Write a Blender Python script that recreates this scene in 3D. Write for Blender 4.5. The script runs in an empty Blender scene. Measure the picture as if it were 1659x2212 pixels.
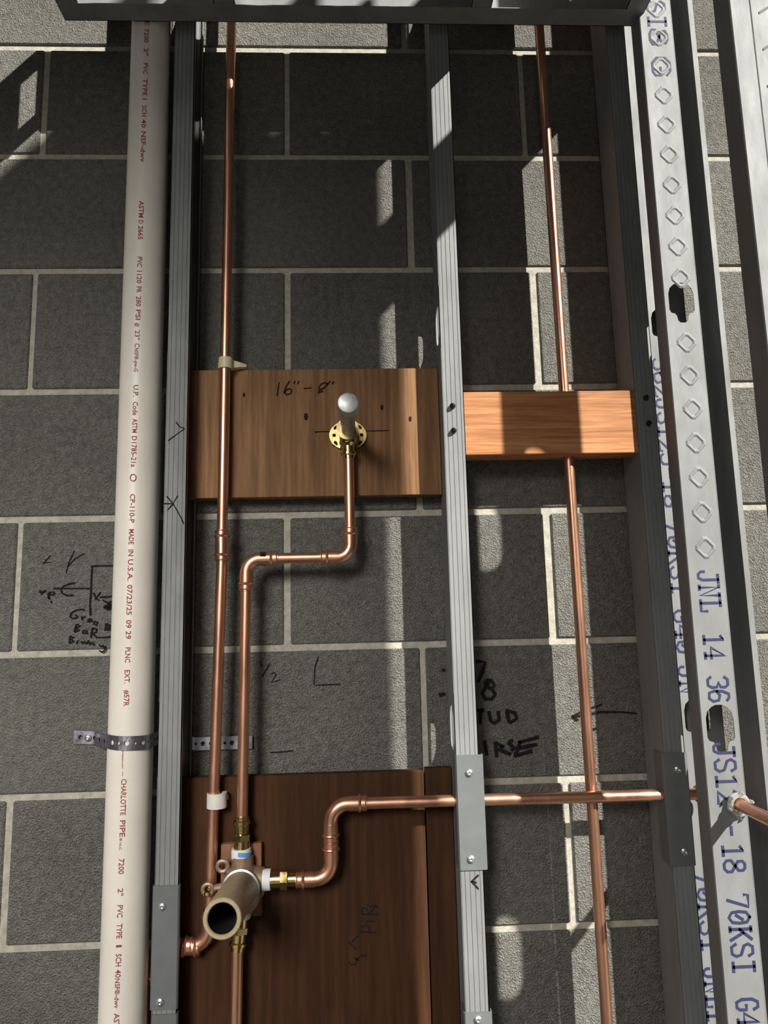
import bpy, bmesh, math, random
from mathutils import Vector, Matrix
random.seed(7)
S = bpy.context.scene
COL = S.collection

# ------------------------------------------------------------------ camera
FPX = 1534.0
CAMP = Vector((0.10374, -1.09473, 1.5))
def cam_axes(pitch, yaw, roll):
    cp, sp, cy, sy, cr, sr = (math.cos(pitch), math.sin(pitch), math.cos(yaw), math.sin(yaw), math.cos(roll), math.sin(roll))
    fwd = Vector((sy*cp, cy*cp, sp)); right = Vector((cy, -sy, 0)); up = right.cross(fwd)
    return cr*right + sr*up, -sr*right + cr*up, fwd
CR, CU, CF = cam_axes(math.radians(8.6557), math.radians(2.3372), math.radians(-1.3515))
cd = bpy.data.cameras.new('camera'); cam = bpy.data.objects.new('camera', cd); COL.objects.link(cam)
cd.sensor_fit = 'HORIZONTAL'; cd.sensor_width = 36; cd.lens = 36*FPX/1659.0; cd.clip_start = 0.02
cam.matrix_world = Matrix(((CR.x, CU.x, -CF.x, CAMP.x), (CR.y, CU.y, -CF.y, CAMP.y), (CR.z, CU.z, -CF.z, CAMP.z), (0, 0, 0, 1)))
S.camera = cam

# ------------------------------------------------------------------ light
AZ, EL = 0.87, 0.93          # the sun: metres right / metres up per metre towards the room
w = bpy.data.worlds.new('world'); S.world = w; w.use_nodes = True
w.node_tree.nodes['Background'].inputs[0].default_value = (0.80, 0.90, 1.0, 1)
w.node_tree.nodes['Background'].inputs[1].default_value = 0.006
sd = bpy.data.lights.new('sun', 'SUN'); sun = bpy.data.objects.new('sun', sd); COL.objects.link(sun)
sd.energy = 8.8; sd.angle = math.radians(0.8); sd.color = (1.0, 0.95, 0.86)
sun.rotation_euler = Vector((-AZ, 1.0, -EL)).to_track_quat('-Z', 'Y').to_euler()
sun.location = (3, -4, 5)
# added fill spot from behind left; cone narrowed to leave the right side dark
ld = bpy.data.lights.new('fill_spot', 'SPOT'); lp = bpy.data.objects.new('fill_spot', ld); COL.objects.link(lp)
ld.energy = 330; ld.spot_size = math.radians(47); ld.spot_blend = 1.0; ld.shadow_soft_size = 0.45; ld.color = (1.0, 0.95, 0.87)
lp.location = (-0.80, -2.5, 2.35)
lp.rotation_euler = (Vector((-0.46, 0, 1.10)) - lp.location).to_track_quat('-Z', 'Y').to_euler()
# added upright strip light, unseen, giving the copper pipes their highlight streaks
ad = bpy.data.lights.new('highlight_strip', 'AREA'); al = bpy.data.objects.new('highlight_strip', ad); COL.objects.link(al)
ad.shape = 'RECTANGLE'; ad.size = 0.25; ad.size_y = 1.6; ad.energy = 3.5; ad.color = (1.0, 0.97, 0.93)
al.location = (-0.10, -3.1, 1.8)
al.rotation_euler = (Vector((0.0, 0, 1.7)) - al.location).to_track_quat('-Z', 'Y').to_euler()
S.view_settings.view_transform = 'Standard'; S.view_settings.look = 'None'
S.view_settings.exposure = 0.0; S.view_settings.gamma = 1.0; S.view_settings.use_curve_mapping = False

# ------------------------------------------------------------------ helpers
def P(x, y, Y):
    """world point on the plane at depth Y that was measured at photo pixel x, y"""
    d = CR*((x-829.5)/FPX) - CU*((y-1106)/FPX) + CF
    return CAMP + d*((Y-CAMP.y)/d.y)

class MB:
    def __init__(s): s.v = []; s.f = []
    def add(s, vs, fs):
        o = len(s.v); s.v += [tuple(p) for p in vs]; s.f += [tuple(i+o for i in f) for f in fs]; return s
    def box(s, x0, x1, y0, y1, z0, z1):
        return s.add([(x0,y0,z0),(x1,y0,z0),(x1,y1,z0),(x0,y1,z0),(x0,y0,z1),(x1,y0,z1),(x1,y1,z1),(x0,y1,z1)],
                     [(3,2,1,0),(4,5,6,7),(0,1,5,4),(1,2,6,5),(2,3,7,6),(3,0,4,7)])
    def rings(s, rings, closed=True, caps=True):
        n = len(rings[0]); vs = [p for r in rings for p in r]; fs = []
        for k in range(len(rings)-1):
            for i in range(n if closed else n-1):
                j = (i+1) % n; fs.append((k*n+i, k*n+j, (k+1)*n+j, (k+1)*n+i))
        if caps:
            fs.append(tuple(range(n))[::-1]); fs.append(tuple((len(rings)-1)*n+i for i in range(n)))
        return s.add(vs, fs)
    def lathe(s, a, b, prof, seg=24, caps=True, rot=0.0):
        """prof: (distance along a->b, radius)"""
        a = Vector(a); ax = (Vector(b)-a).normalized(); u = ax.orthogonal().normalized()
        if abs(ax.y) < .9: u = (Vector((0,-1,0)) - ax*ax.dot(Vector((0,-1,0)))).normalized()
        else: u = (Vector((1,0,0)) - ax*ax.x).normalized()
        v = ax.cross(u); R = []
        for t, r in prof:
            R.append([a + ax*t + (u*math.cos(q)+v*math.sin(q))*r for q in [2*math.pi*i/seg+rot for i in range(seg)]])
        return s.rings(R, True, caps)
    def tube(s, pts, r, seg=20, caps=True):
        pts = [Vector(p) for p in pts]; R = []; u = None
        for i, p in enumerate(pts):
            t = (pts[min(i+1, len(pts)-1)] - pts[max(i-1, 0)]).normalized()
            if u is None: u = t.orthogonal().normalized()
            u = (u - t*u.dot(t)).normalized(); v = t.cross(u)
            rr = r[i] if isinstance(r, (list, tuple)) else r
            R.append([p + (u*math.cos(q)+v*math.sin(q))*rr for q in [2*math.pi*k/seg for k in range(seg)]])
        return s.rings(R, True, caps)
    def build(s, name, m, parent=None, smooth=True, bevel=0, ang=35):
        me = bpy.data.meshes.new(name); me.from_pydata(s.v, [], s.f)
        bm = bmesh.new(); bm.from_mesh(me)
        bmesh.ops.recalc_face_normals(bm, faces=bm.faces)
        if bevel: bmesh.ops.bevel(bm, geom=list(bm.edges), offset=bevel, segments=1, affect='EDGES', profile=.5)
        bm.to_mesh(me); bm.free()
        if smooth: me.shade_smooth(); me.set_sharp_from_angle(angle=math.radians(ang))
        return obj(name, me, m, parent)

def obj(name, me, m, parent=None):
    o = bpy.data.objects.new(name, me); COL.objects.link(o)
    if m and not me.materials: me.materials.append(m)
    if parent: o.parent = parent
    return o
def thing(name, label, cat, loc=(0,0,0), group=None):
    o = bpy.data.objects.new(name, None); COL.objects.link(o); o.empty_display_size = .05
    o['label'] = label; o['category'] = cat
    if group: o['group'] = group
    return o
def tag(o, label, cat, group=None):
    o['label'] = label; o['category'] = cat
    if group: o['group'] = group
    return o

# plate with holes.  holes: list of (uc, zc, [(du,dz)...] ccw star-shaped, half_band)
def plate(mb, u0, u1, z0, z1, holes, t, fmap):
    """flat plate in (u,z), thickness t along the third axis, fmap(u,t,z)->xyz"""
    holes = sorted(holes, key=lambda h: h[1]); V = []; F = []
    def vv(u, tt, z): V.append(fmap(u, tt, z)); return len(V)-1
    def slab(a, b):
        q = [[vv(u, tt, z) for (u, z) in ((u0,a),(u1,a),(u1,b),(u0,b))] for tt in (0, t)]
        F.append(tuple(q[0][::-1])); F.append(tuple(q[1]))
        F.append((q[0][0],q[0][3],q[1][3],q[1][0])); F.append((q[0][1],q[1][1],q[1][2],q[0][2]))
    zc = z0
    for (uc, hz, pts, hb) in holes:
        if hz-hb > zc: slab(zc, hz-hb)
        corners = [(u1,hz+hb),(u0,hz+hb),(u0,hz-hb),(u1,hz-hb)]
        pl = [(math.atan2(dz,du) % (2*math.pi), math.hypot(du,dz)) for du, dz in pts]; pl.sort()
        def rad(a):
            a %= 2*math.pi
            for i in range(len(pl)):
                a0, r0 = pl[i]; a1, r1 = pl[(i+1) % len(pl)]
                if i == len(pl)-1: a1 += 2*math.pi
                aa = a if a >= a0 else a + 2*math.pi
                if a0 <= aa <= a1:
                    k = (aa-a0)/max(a1-a0, 1e-9)
                    x = r0*math.cos(a0)*(1-k)+r1*math.cos(a1)*k; y = r0*math.sin(a0)*(1-k)+r1*math.sin(a1)*k
                    return math.hypot(x, y)
            return pl[0][1]
        angs = sorted(set([round(a,5) for a, _ in pl] + [round(math.atan2(cz-hz, cu-uc) % (2*math.pi),5) for cu, cz in corners]))
        def outer(a):
            c, s_ = math.cos(a), math.sin(a); ts = []
            if c > 1e-9: ts.append((u1-uc)/c)
            if c < -1e-9: ts.append((u0-uc)/c)
            if s_ > 1e-9: ts.append(hb/s_)
            if s_ < -1e-9: ts.append(-hb/s_)
            q = min(ts); return uc+c*q, hz+s_*q
        n = len(angs); ids = []
        for tt in (0, t):
            I = []; O = []
            for a in angs:
                r = rad(a); I.append(vv(uc+r*math.cos(a), tt, hz+r*math.sin(a))); o_ = outer(a); O.append(vv(o_[0], tt, o_[1]))
            ids.append((I, O))
        for i in range(n):
            j = (i+1) % n
            F.append((ids[0][0][i], ids[0][0][j], ids[0][1][j], ids[0][1][i]))
            F.append((ids[1][0][i], ids[1][1][i], ids[1][1][j], ids[1][0][j]))
            F.append((ids[0][0][i], ids[1][0][i], ids[1][0][j], ids[0][0][j]))
        zc = hz+hb
    if z1 > zc: slab(zc, z1)
    return mb.add(V, F)

def stadium(w_, h_, n=8):
    r = w_/2; c = h_/2-r; out = []
    for i in range(n+1):
        a = math.pi*i/n; out.append((r*math.cos(a), c+r*math.sin(a)))
    for i in range(n+1):
        a = math.pi+math.pi*i/n; out.append((r*math.cos(a), -c+r*math.sin(a)))
    return out
# stamped service hole: round shoulders on top, a narrow tongue below
KEY = [(.019,-.012),(.019,.013),(.0165,.022),(.010,.028),(.004,.0305),(-.004,.0305),(-.010,.028),(-.0165,.022),(-.019,.013),(-.019,-.012),(-.0165,-.0165),(-.011,-.018),(-.0085,-.022),(-.0075,-.0285),(-.004,-.032),(.004,-.032),(.0075,-.0285),(.0085,-.022),(.011,-.018),(.0165,-.0165)]

# text as a flat mesh, returned normalised: verts (s along, h up) in metres
def text_mesh(txt, length, height, bold=.012):
    cu = bpy.data.curves.new('t', 'FONT'); cu.body = txt; cu.size = 1.0; cu.resolution_u = 2; cu.offset = bold; cu.fill_mode = 'FRONT'
    ob = bpy.data.objects.new('t', cu); COL.objects.link(ob)
    dg = bpy.context.evaluated_depsgraph_get(); me = ob.evaluated_get(dg).to_mesh()
    vs = [(v.co.x, v.co.y) for v in me.vertices]; fs = [tuple(p.vertices) for p in me.polygons]
    ob.evaluated_get(dg).to_mesh_clear(); bpy.data.objects.remove(ob); bpy.data.curves.remove(cu)
    if not vs: return [], []
    x0 = min(v[0] for v in vs); x1 = max(v[0] for v in vs); y1 = max(max(v[1] for v in vs), .7)
    return [((v[0]-x0)/(x1-x0)*length, v[1]/y1*height) for v in vs], fs

# pen strokes lying on a plane Y: lists of photo-measured polylines
def strokes(mb, lines, Y, wd, zoff=.0004):
    for ln in lines:
        p = [P(x, y, Y-zoff) for x, y in ln]; L = []
        q = [p[0]]
        for a, b in zip(p, p[1:]):
            for k in range(1, 3): q.append(a.lerp(b, k/2))
        for i, c in enumerate(q):
            t = (q[min(i+1,len(q)-1)]-q[max(i-1,0)]); t.y = 0
            if t.length < 1e-9: t = Vector((1,0,0))
            t.normalize(); nrm = Vector((-t.z, 0, t.x))
            k = wd*(1.0+.5*random.random())/2
            L.append([c+nrm*k, c-nrm*k, c-nrm*k+Vector((0,.0003,0)), c+nrm*k+Vector((0,.0003,0))])
        mb.rings(L)
    return mb

# ------------------------------------------------------------------ materials
def nodes(name):
    m = bpy.data.materials.new(name); m.use_nodes = True; nt = m.node_tree
    return m, nt, nt.nodes['Principled BSDF'], nt.nodes.new, nt.links.new
def coords(nt, scale, world=True):
    g = nt.nodes.new('ShaderNodeNewGeometry'); mp = nt.nodes.new('ShaderNodeMapping'); mp.inputs['Scale'].default_value = scale
    nt.links.new(g.outputs['Position'], mp.inputs['Vector']); return mp.outputs['Vector']
def noise(nt, vec, sc, det=4, rough=.6):
    n = nt.nodes.new('ShaderNodeTexNoise'); n.inputs['Scale'].default_value = sc; n.inputs['Detail'].default_value = det; n.inputs['Roughness'].default_value = rough
    nt.links.new(vec, n.inputs['Vector']); return n.outputs['Fac']
def ramp(nt, fac, stops):
    r = nt.nodes.new('ShaderNodeValToRGB'); e = r.color_ramp.elements
    e[0].position, e[0].color = stops[0][0], (*stops[0][1], 1); e[1].position, e[1].color = stops[-1][0], (*stops[-1][1], 1)
    for p_, c in stops[1:-1]:
        k = e.new(p_); k.color = (*c, 1)
    nt.links.new(fac, r.inputs['Fac']); return r.outputs['Color']
def mix(nt, a, b, fac, mode='MIX'):
    m = nt.nodes.new('ShaderNodeMix'); m.data_type = 'RGBA'; m.blend_type = mode
    if isinstance(fac, float): m.inputs[0].default_value = fac
    else: nt.links.new(fac, m.inputs[0])
    nt.links.new(a, m.inputs[6]); nt.links.new(b, m.inputs[7]); return m.outputs[2]
def bump(nt, b, h, strength, dist):
    n = nt.nodes.new('ShaderNodeBump'); n.inputs['Strength'].default_value = strength; n.inputs['Distance'].default_value = dist
    nt.links.new(h, n.inputs['Height']); nt.links.new(n.outputs['Normal'], b.inputs['Normal'])
def simple(name, col, rough=.5, metal=0., var=.12, sc=40, bmp=0, scale=(1,1,1), bsc=300, rv=0.0):
    m, nt, b, N, L = nodes(name); v = coords(nt, scale)
    f = noise(nt, v, sc)
    lo = tuple(c*(1-var) for c in col); hi = tuple(min(1, c*(1+var)) for c in col)
    L(ramp(nt, f, [(.3, lo), (.7, hi)]), b.inputs['Base Color'])
    b.inputs['Roughness'].default_value = rough; b.inputs['Metallic'].default_value = metal
    if rv:
        mr = N('ShaderNodeMapRange'); mr.inputs[1].default_value = .3; mr.inputs[2].default_value = .7
        mr.inputs[3].default_value = rough-rv; mr.inputs[4].default_value = rough+rv
        L(noise(nt, v, sc*1.7), mr.inputs[0]); L(mr.outputs[0], b.inputs['Roughness'])
    if bmp: bump(nt, b, noise(nt, v, bsc, 3), .5, bmp)
    return m
def make_cmu():
    m, nt, b, N, L = nodes('concrete_block'); v = coords(nt, (1,1,1))
    fine = noise(nt, v, 520, 5, .7); mid = noise(nt, v, 90, 4, .65); big = noise(nt, v, 3.2, 2, .5)
    c1 = ramp(nt, fine, [(.32, (.06,.059,.055)), (.52, (.21,.208,.195)), (.72, (.46,.455,.43))])
    c2 = ramp(nt, mid, [(.30, (.12,.118,.11)), (.7, (.32,.317,.30))])
    c3 = ramp(nt, big, [(.3, (.95,.95,.94)), (.7, (1.3,1.3,1.27))])
    L(mix(nt, mix(nt, c1, c2, .5), c3, 1.0, 'MULTIPLY'), b.inputs['Base Color'])
    b.inputs['Roughness'].default_value = .95; b.inputs['Specular IOR Level'].default_value = .15
    vo = N('ShaderNodeTexVoronoi'); vo.inputs['Scale'].default_value = 420; L(v, vo.inputs['Vector'])
    ad_ = N('ShaderNodeMath'); ad_.operation = 'ADD'; L(fine, ad_.inputs[0]); L(vo.outputs['Distance'], ad_.inputs[1])
    ad2 = N('ShaderNodeMath'); ad2.operation = 'ADD'; ms = N('ShaderNodeMath'); ms.operation = 'MULTIPLY'; ms.inputs[1].default_value = .4; L(mid, ms.inputs[0]); L(ad_.outputs[0], ad2.inputs[0]); L(ms.outputs[0], ad2.inputs[1])
    bump(nt, b, ad2.outputs[0], 1.0, .0040)
    return m
def make_wood(name, dark, mid_, light, grain, rough=.65):
    m, nt, b, N, L = nodes(name); v = coords(nt, grain)
    f1 = noise(nt, v, 1.0, 6, .62); f2 = noise(nt, coords(nt, tuple(g*4 for g in grain)), 1.0, 3, .6); f3 = noise(nt, coords(nt, (6,6,6)), 1.0, 2, .5)
    a = ramp(nt, f1, [(.28, dark), (.5, mid_), (.74, light)])
    d = ramp(nt, f2, [(.35, (.78,.76,.74)), (.65, (1.1,1.1,1.1))]); e = ramp(nt, f3, [(.3, (.82,.80,.78)), (.7, (1.12,1.1,1.08))])
    L(mix(nt, mix(nt, a, d, 1.0, 'MULTIPLY'), e, 1.0, 'MULTIPLY'), b.inputs['Base Color'])
    b.inputs['Roughness'].default_value = rough; b.inputs['Specular IOR Level'].default_value = .25; bump(nt, b, f2, .4, .0008)
    return m
M = {}
M['cmu'] = make_cmu()
M['mortar'] = simple('mortar', (.40,.385,.33), .95, 0, .22, 120, .0015, bsc=350)
M['floor'] = simple('floor_concrete', (.26,.25,.24), .8, 0, .2, 6)
M['galv'] = simple('galvanized_steel', (.245,.256,.262), .72, .32, .14, 24, .0004, scale=(1,1,.35), bsc=180, rv=.06)
M['galv_dark'] = simple('galvanized_plate', (.17,.186,.194), .66, .4, .10, 30, rv=.05)
M['strap'] = simple('bright_zinc', (.34,.34,.39), .38, .9, .12, 60, rv=.1)
M['pvc'] = simple('pvc_plastic', (.76,.72,.66), .42, 0, .05, 14)
M['redink'] = simple('red_ink', (.28,.045,.035), .7, 0, .25, 300)
M['blueink'] = simple('blue_ink', (.022,.027,.095), .7, 0, .3, 400)
M['black'] = simple('black_marker', (.006,.006,.007), 1.0, 0, .3, 200)
M['brownink'] = simple('brown_marker', (.018,.008,.005), 1.0, 0, .3, 200)
M['copper'] = simple('copper', (.80,.42,.28), .34, .92, .10, 30, scale=(1,1,.25), rv=.07)
M['brass'] = simple('brass', (.72,.56,.26), .22, 1.0, .10, 60, rv=.06)
M['bronze'] = simple('cast_bronze', (.36,.25,.18), .5, .55, .15, 120, .0005)
M['guard'] = simple('tan_sleeve', (.50,.41,.27), .55, .25, .12, 150, .0003)
M['bore'] = simple('recess_shade', (.012,.010,.008), .7, 0, .1, 60)  # near-black colour stands in for shade inside the sleeve and ear holes
M['tape'] = simple('thread_tape', (.80,.82,.85), .6, 0, .06, 80)
M['blue'] = simple('blue_tape_print', (.12,.32,.72), .6, 0, .1, 80)
M['chrome'] = simple('zinc_nipple', (.50,.52,.52), .45, .8, .18, 90, scale=(1,1,1), rv=.1)
M['cream'] = simple('cream_plastic', (.72,.62,.42), .45, 0, .05, 40)
M['white'] = simple('white_plastic', (.72,.70,.66), .45, 0, .05, 40)
M['screw'] = simple('zinc_screw', (.62,.63,.64), .35, .9, .1, 200)
M['blackscrew'] = simple('black_screw', (.02,.02,.022), .45, .4, .1, 200)
M['sun_block'] = simple('sun_block_board', (.30,.29,.27), .9, 0, .05, 10)  # grey of the added sun-blocking boards, darkened to cut bounced light
M['board'] = make_wood('plywood_face', (.17,.085,.036), (.24,.127,.058), (.32,.178,.088), (42, 42, 2.2))
M['panel'] = make_wood('dark_plywood', (.036,.014,.0055), (.055,.023,.009), (.080,.035,.014), (26, 26, 1.6), .85)
M['block2x4'] = make_wood('lumber', (.30,.125,.05), (.45,.20,.085), (.58,.30,.15), (3, 60, 60))
M['tanwood'] = make_wood('tan_plywood', (.19,.09,.05), (.26,.13,.075), (.34,.18,.11), (20, 20, 3))
def make_clear():
    m, nt, b, N, L = nodes('clear_plastic'); b.inputs['Base Color'].default_value = (.9,.92,.9,1)
    b.inputs['Transmission Weight'].default_value = .75; b.inputs['Roughness'].default_value = .12; b.inputs['IOR'].default_value = 1.35
    return m
M['clear'] = make_clear()

# ================================================================== SETTING
# line k (bed joint) stands at z = Z0 - .2032 k
Z0 = 2.68103; CH = .2032; CL = .4064; J = .010
wl = MB().box(-2.0, 2.4, .0045, .20, 0, 3.66).build('wall_back', M['mortar'], smooth=False)
wl['kind'] = 'structure'
def block_mesh():
    b = MB().box(J/2, CL-J/2, 0, .10, J/2, CH-J/2)
    me = bpy.data.meshes.new('concrete_block'); me.from_pydata(b.v, [], b.f); bm = bmesh.new(); bm.from_mesh(me)
    bmesh.ops.recalc_face_normals(bm, faces=bm.faces)
    bmesh.ops.bevel(bm, geom=list(bm.edges), offset=.0022, segments=1, affect='EDGES')
    bm.to_mesh(me); bm.free(); me.materials.append(M['cmu']); return me
bmsh = block_mesh()
rowfix = {1: -.001, 3: .0, 5: -.002, 7: .004, 0: 0, 2: 0, 4: 0, 6: -.002}
for k in range(-4, 13):
    zb = Z0 - CH*(k+1)
    off = (rowfix.get(k, 0)) + (0 if k % 2 else CL/2)
    for i in range(-5, 6):
        x = i*CL + off + random.uniform(-.0015, .0015)
        o = obj('concrete_block', bmsh, None, wl); o.location = (x, random.uniform(0, .0015), zb)
fl = MB().box(-2.6, 3.0, -4.2, .2, -.1, 0).build('floor', M['floor'], smooth=False); fl['kind'] = 'structure'

# marker writing on the blocks
wr = MB()
strokes(wr, [[(115,1271),(193,1271)], [(163,1259),(150,1261),(137,1266),(131,1273),(134,1281),(143,1286),(158,1286)],
    [(195,1330),(194,1305),(196,1280),(197,1250),(199,1223),(196,1223),(215,1222),(246,1222)],
    [(201,1280),(207,1292),(217,1279)],[(207,1292),(214,1297)],[(207,1292),(205,1295)],[(216,1290),(246,1288)],
    [(182,1317),(174,1316),(161,1319),(153,1325),(151,1332),(156,1336),(166,1334),(168,1332),(162,1328)],
    [(176,1331),(178,1340)],[(178,1334),(184,1332)],[(196,1336),(190,1338),(189,1343),(194,1343),(197,1337),(199,1344)],[(204,1342),(202,1348),(208,1350),(210,1344),(204,1342)],
    [(165,1348),(160,1365)],[(165,1348),(174,1352),(163,1357),(172,1361),(160,1365)],[(184,1361),(179,1363),(178,1368),(184,1368),(187,1361),(189,1370)],[(199,1357),(196,1378)],[(198,1357),(209,1359),(207,1366),(199,1368),(208,1376)],
    [(151,1374),(149,1388)],[(150,1374),(160,1377),(152,1381),(160,1385),(149,1389)],[(168,1383),(165,1391)],[(175,1385),(178,1390),(182,1386),(187,1391),(191,1384),(194,1392),(199,1388),(204,1394)],[(214,1393),(219,1397)],[(221,1393),(224,1400),(227,1395),(226,1405),(220,1409),(214,1405)],
    [(87,1275),(84,1279),(97,1276),(88,1284),(99,1275)],[(113,1278),(118,1281),(114,1285),(108,1284),(105,1290),(108,1295),(104,1291),(103,1283),(110,1278)],[(110,1298),(111,1303)],
    [(207,1377),(228,1377),(240,1375)],[(222,1296),(232,1302),(246,1298)]], 0, .0019)
wr.build('marker_writing', M['black'], wl, smooth=False)
wr = MB()
for q in range(9): strokes(wr, [[(228+q*2, 1302+abs(q-4)*1.5),(224+q*2.6, 1318-abs(q-4))]], 0, .0026)
for q in range(5): strokes(wr, [[(230+q*3, 1346+q*1),(226+q*4, 1362)]], 0, .0022)
strokes(wr, [[(93,1216),(108,1214)],[(108,1200),(92,1218)],[(160,1190),(148,1216),(142,1238)],[(182,1195),(160,1208),(148,1222)]], 0, .0009)
wr.build('marker_writing', M['black'], wl, smooth=False)
wr = MB()
strokes(wr, [[(1028,1428),(1048,1430),(1042,1450),(1032,1474)],[(1056,1466),(1048,1475),(1050,1483),(1063,1488),(1068,1480),(1060,1468),(1050,1482),(1042,1498),(1048,1510),(1062,1510),(1070,1500),(1062,1488)],
    [(1024,1535),(1046,1534)],[(1038,1535),(1037,1564)],[(1056,1536),(1060,1558),(1068,1562),(1078,1556),(1076,1536)],[(1094,1536),(1100,1560)],[(1092,1534),(1112,1540),(1117,1552),(1100,1562)],
    [(1046,1600),(1052,1632)],[(1070,1602),(1073,1636)],[(1070,1604),(1088,1614)],[(1088,1612),(1076,1618),(1104,1630)],[(1108,1598),(1098,1606),(1112,1616),(1104,1622)],[(1124,1600),(1112,1636)],[(1120,1604),(1164,1592)],[(1122,1616),(1160,1608)],[(1116,1632),(1150,1622)]], 0, .0042)
strokes(wr, [[(1376,1541),(1340,1538),(1300,1538),(1236,1548),(1250,1556)],[(1236,1547),(1262,1534),(1300,1522)],[(1283,1574),(1290,1573)]], 0, .0022)
strokes(wr, [[(962,1446),(955,1449)],[(962,1498),(948,1502)]], 0, .0042)
wr.build('marker_writing', M['black'], wl, smooth=False)
wr = MB()
strokes(wr, [[(562,1428),(566,1440)],[(582,1434),(566,1462)],[(586,1456),(592,1452),(596,1458),(586,1474),(606,1468)],[(688,1418),(680,1440),(678,1480)],[(682,1480),(735,1478)],[(584,1626),(634,1622)]], 0, .0012)
wr.build('faint_pencil_writing', M['black'], wl, smooth=False)

# ================================================================== STEEL
T = .0011; WD = .0635; FL = .03175
HZ = (1.955, 1.3454, .7358, 2.5646, .126)
def grooved(v0, v1, face, depth, n=4):
    """profile of a grooved flange from v0 to v1 at coordinate face, grooves go inwards (+depth)"""
    pts = [(v0, face)]; L = v1-v0
    for i in range(n):
        c = v0 + L*(.17+.22*i); g = L*.014
        pts += [(c-g*1.6, face), (c-g*.5, face+depth), (c+g*.5, face+depth), (c+g*1.6, face)]
    return pts + [(v1, face)]
def strip(mb, prof, off, z0, z1, fmap, nz=1):
    """extrude an open profile (a,b) with thickness vector off along z"""
    ring = prof + [(a+off[0], b+off[1]) for a, b in prof[::-1]]
    R = [[fmap(a, b, z0+(z1-z0)*k/nz) for a, b in ring] for k in range(nz+1)]
    return mb.rings(R)
def back_stud(x, label, z1=3.30, holes=True, bores=(), y0=-.0085, group='studs of the framing in front of the block wall'):
    """C-stud of the wall in front of the blocks: web faces left, open to the right"""
    yf = y0-WD; t = thing('metal_stud', label, 'stud', group=group)
    hs = [((y0+yf)/2, z, stadium(.038, .064), .05) for z in HZ] if holes else []
    hs += [(yb_, zb_, ring_pts(rb_), rb_+.004) for yb_, zb_, rb_ in bores]
    plate(MB(), yf, y0, 0, z1, hs, T, lambda u, tt, z: (x+tt, u, z)).build('web', M['galv'], t, smooth=False)
    fm = lambda a, b, z: (a, b, z)
    m = MB(); strip(m, grooved(x+.0006, x+FL, yf, .0008), (0, T), 0, z1, fm)
    m.box(x+FL-T, x+FL, yf, yf+.006, 0, z1); m.build('flange', M['galv'], t, smooth=False)
    m = MB(); strip(m, grooved(x+.0006, x+FL, y0, -.0011), (0, -T), 0, z1, fm)
    m.box(x+FL-T, x+FL, y0-.006, y0, 0, z1); m.build('flange', M['galv'], t, smooth=False)
    return t, yf
def pan_screw(p, d, parent, r=.0052, m='screw', h=.003):
    p = Vector(p); d = Vector(d)
    mb = MB().lathe(p, p+d, [(0, r), (h*.5, r*.97), (h*.85, r*.75), (h, r*.4), (h*.8, r*.38), (h*.6, r*.2)], 14)
    return mb.build('screw', M[m], parent)
def plate_cover(t, x0, x1, yf, z0, z1, screws, wrap=.028):
    """thin folded repair plate lapped over the flange; side leg runs back along the web"""
    th = .0016; m = MB()
    prof = [(x0, yf+wrap), (x0, yf-.0003), (x0+.0018, yf-.0022), (x1-.0018, yf-.0022), (x1, yf-.0003), (x1, yf+.006)]
    inn = [(x0+th, yf+wrap), (x0+th, yf+.0002), (x0+.0022, yf-.0006), (x1-.0022, yf-.0006), (x1-th, yf+.0002), (x1-th, yf+.006)]
    ring = prof + inn[::-1]
    m.rings([[(a, b, z) for a, b in ring] for z in (z0, z1)])
    pc = m.build('cover_plate', M['galv_dark'], t, smooth=False); 
    for (sx, sz) in screws: pan_screw((sx, yf-.0021, sz), (0,-1,0), pc)
    return pc
YF = -.0085-WD
Y1 = -.047; Y2 = -.053; Y3 = -.0625
PR = .03015; pc = P(286, 1462, -.0625); PX = pc.x; PY = -.0625
q0 = P(655,1900,Y3); q1 = P(716,1899,Y3); q2 = P(716,1737,Y3); q4 = P(1437,1717,Y3)
q1 = Vector((q1.x,Y3,q0.z)); q2 = Vector((q1.x,Y3,q2.z)); hd = (q4-q2).normalized()
zat = lambda x: q2.z + hd.z/hd.x*(x-q2.x)
def ring_pts(r, n=16): return [(r*math.cos(a), r*math.sin(a)) for a in [2*math.pi*i/n for i in range(n)]]
# left stud
xl = P(346.5, 1400, YF).x
st_l, _ = back_stud(xl, 'grey metal stud standing right beside the white plastic pipe', bores=[(Y1, P(400,2046,Y1).z, .0135)])
za, zb = P(356,1912,YF).z, P(350,2180,YF).z
plate_cover(st_l, P(327,2050,YF).x, P(386,2050,YF).x, YF, zb, za, [(P(351.5,1957,YF).x, P(351,1957,YF).z), (P(347,2163,YF).x, P(347,2163,YF).z)])
plate_cover(st_l, P(327,2200,YF).x, P(384,2200,YF).x, YF, .55, P(350,2190,YF).z, [])
mk = MB(); strokes(mk, [[(380,911),(388,922),(398,925)],[(399,926),(383,937),(363,952)]], YF, .0013)
mk.build('marker_arrow', M['black'], st_l, smooth=False)
mk = MB(); strokes(mk, [[(352,1088),(374,1088),(384,1070)],[(374,1088),(362,1102)],[(374,1088),(391,1118),(397,1132)],[(360,1072),(372,1086)]], YF, .0013)
mk.build('marker_cross', M['black'], st_l, smooth=False)
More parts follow.
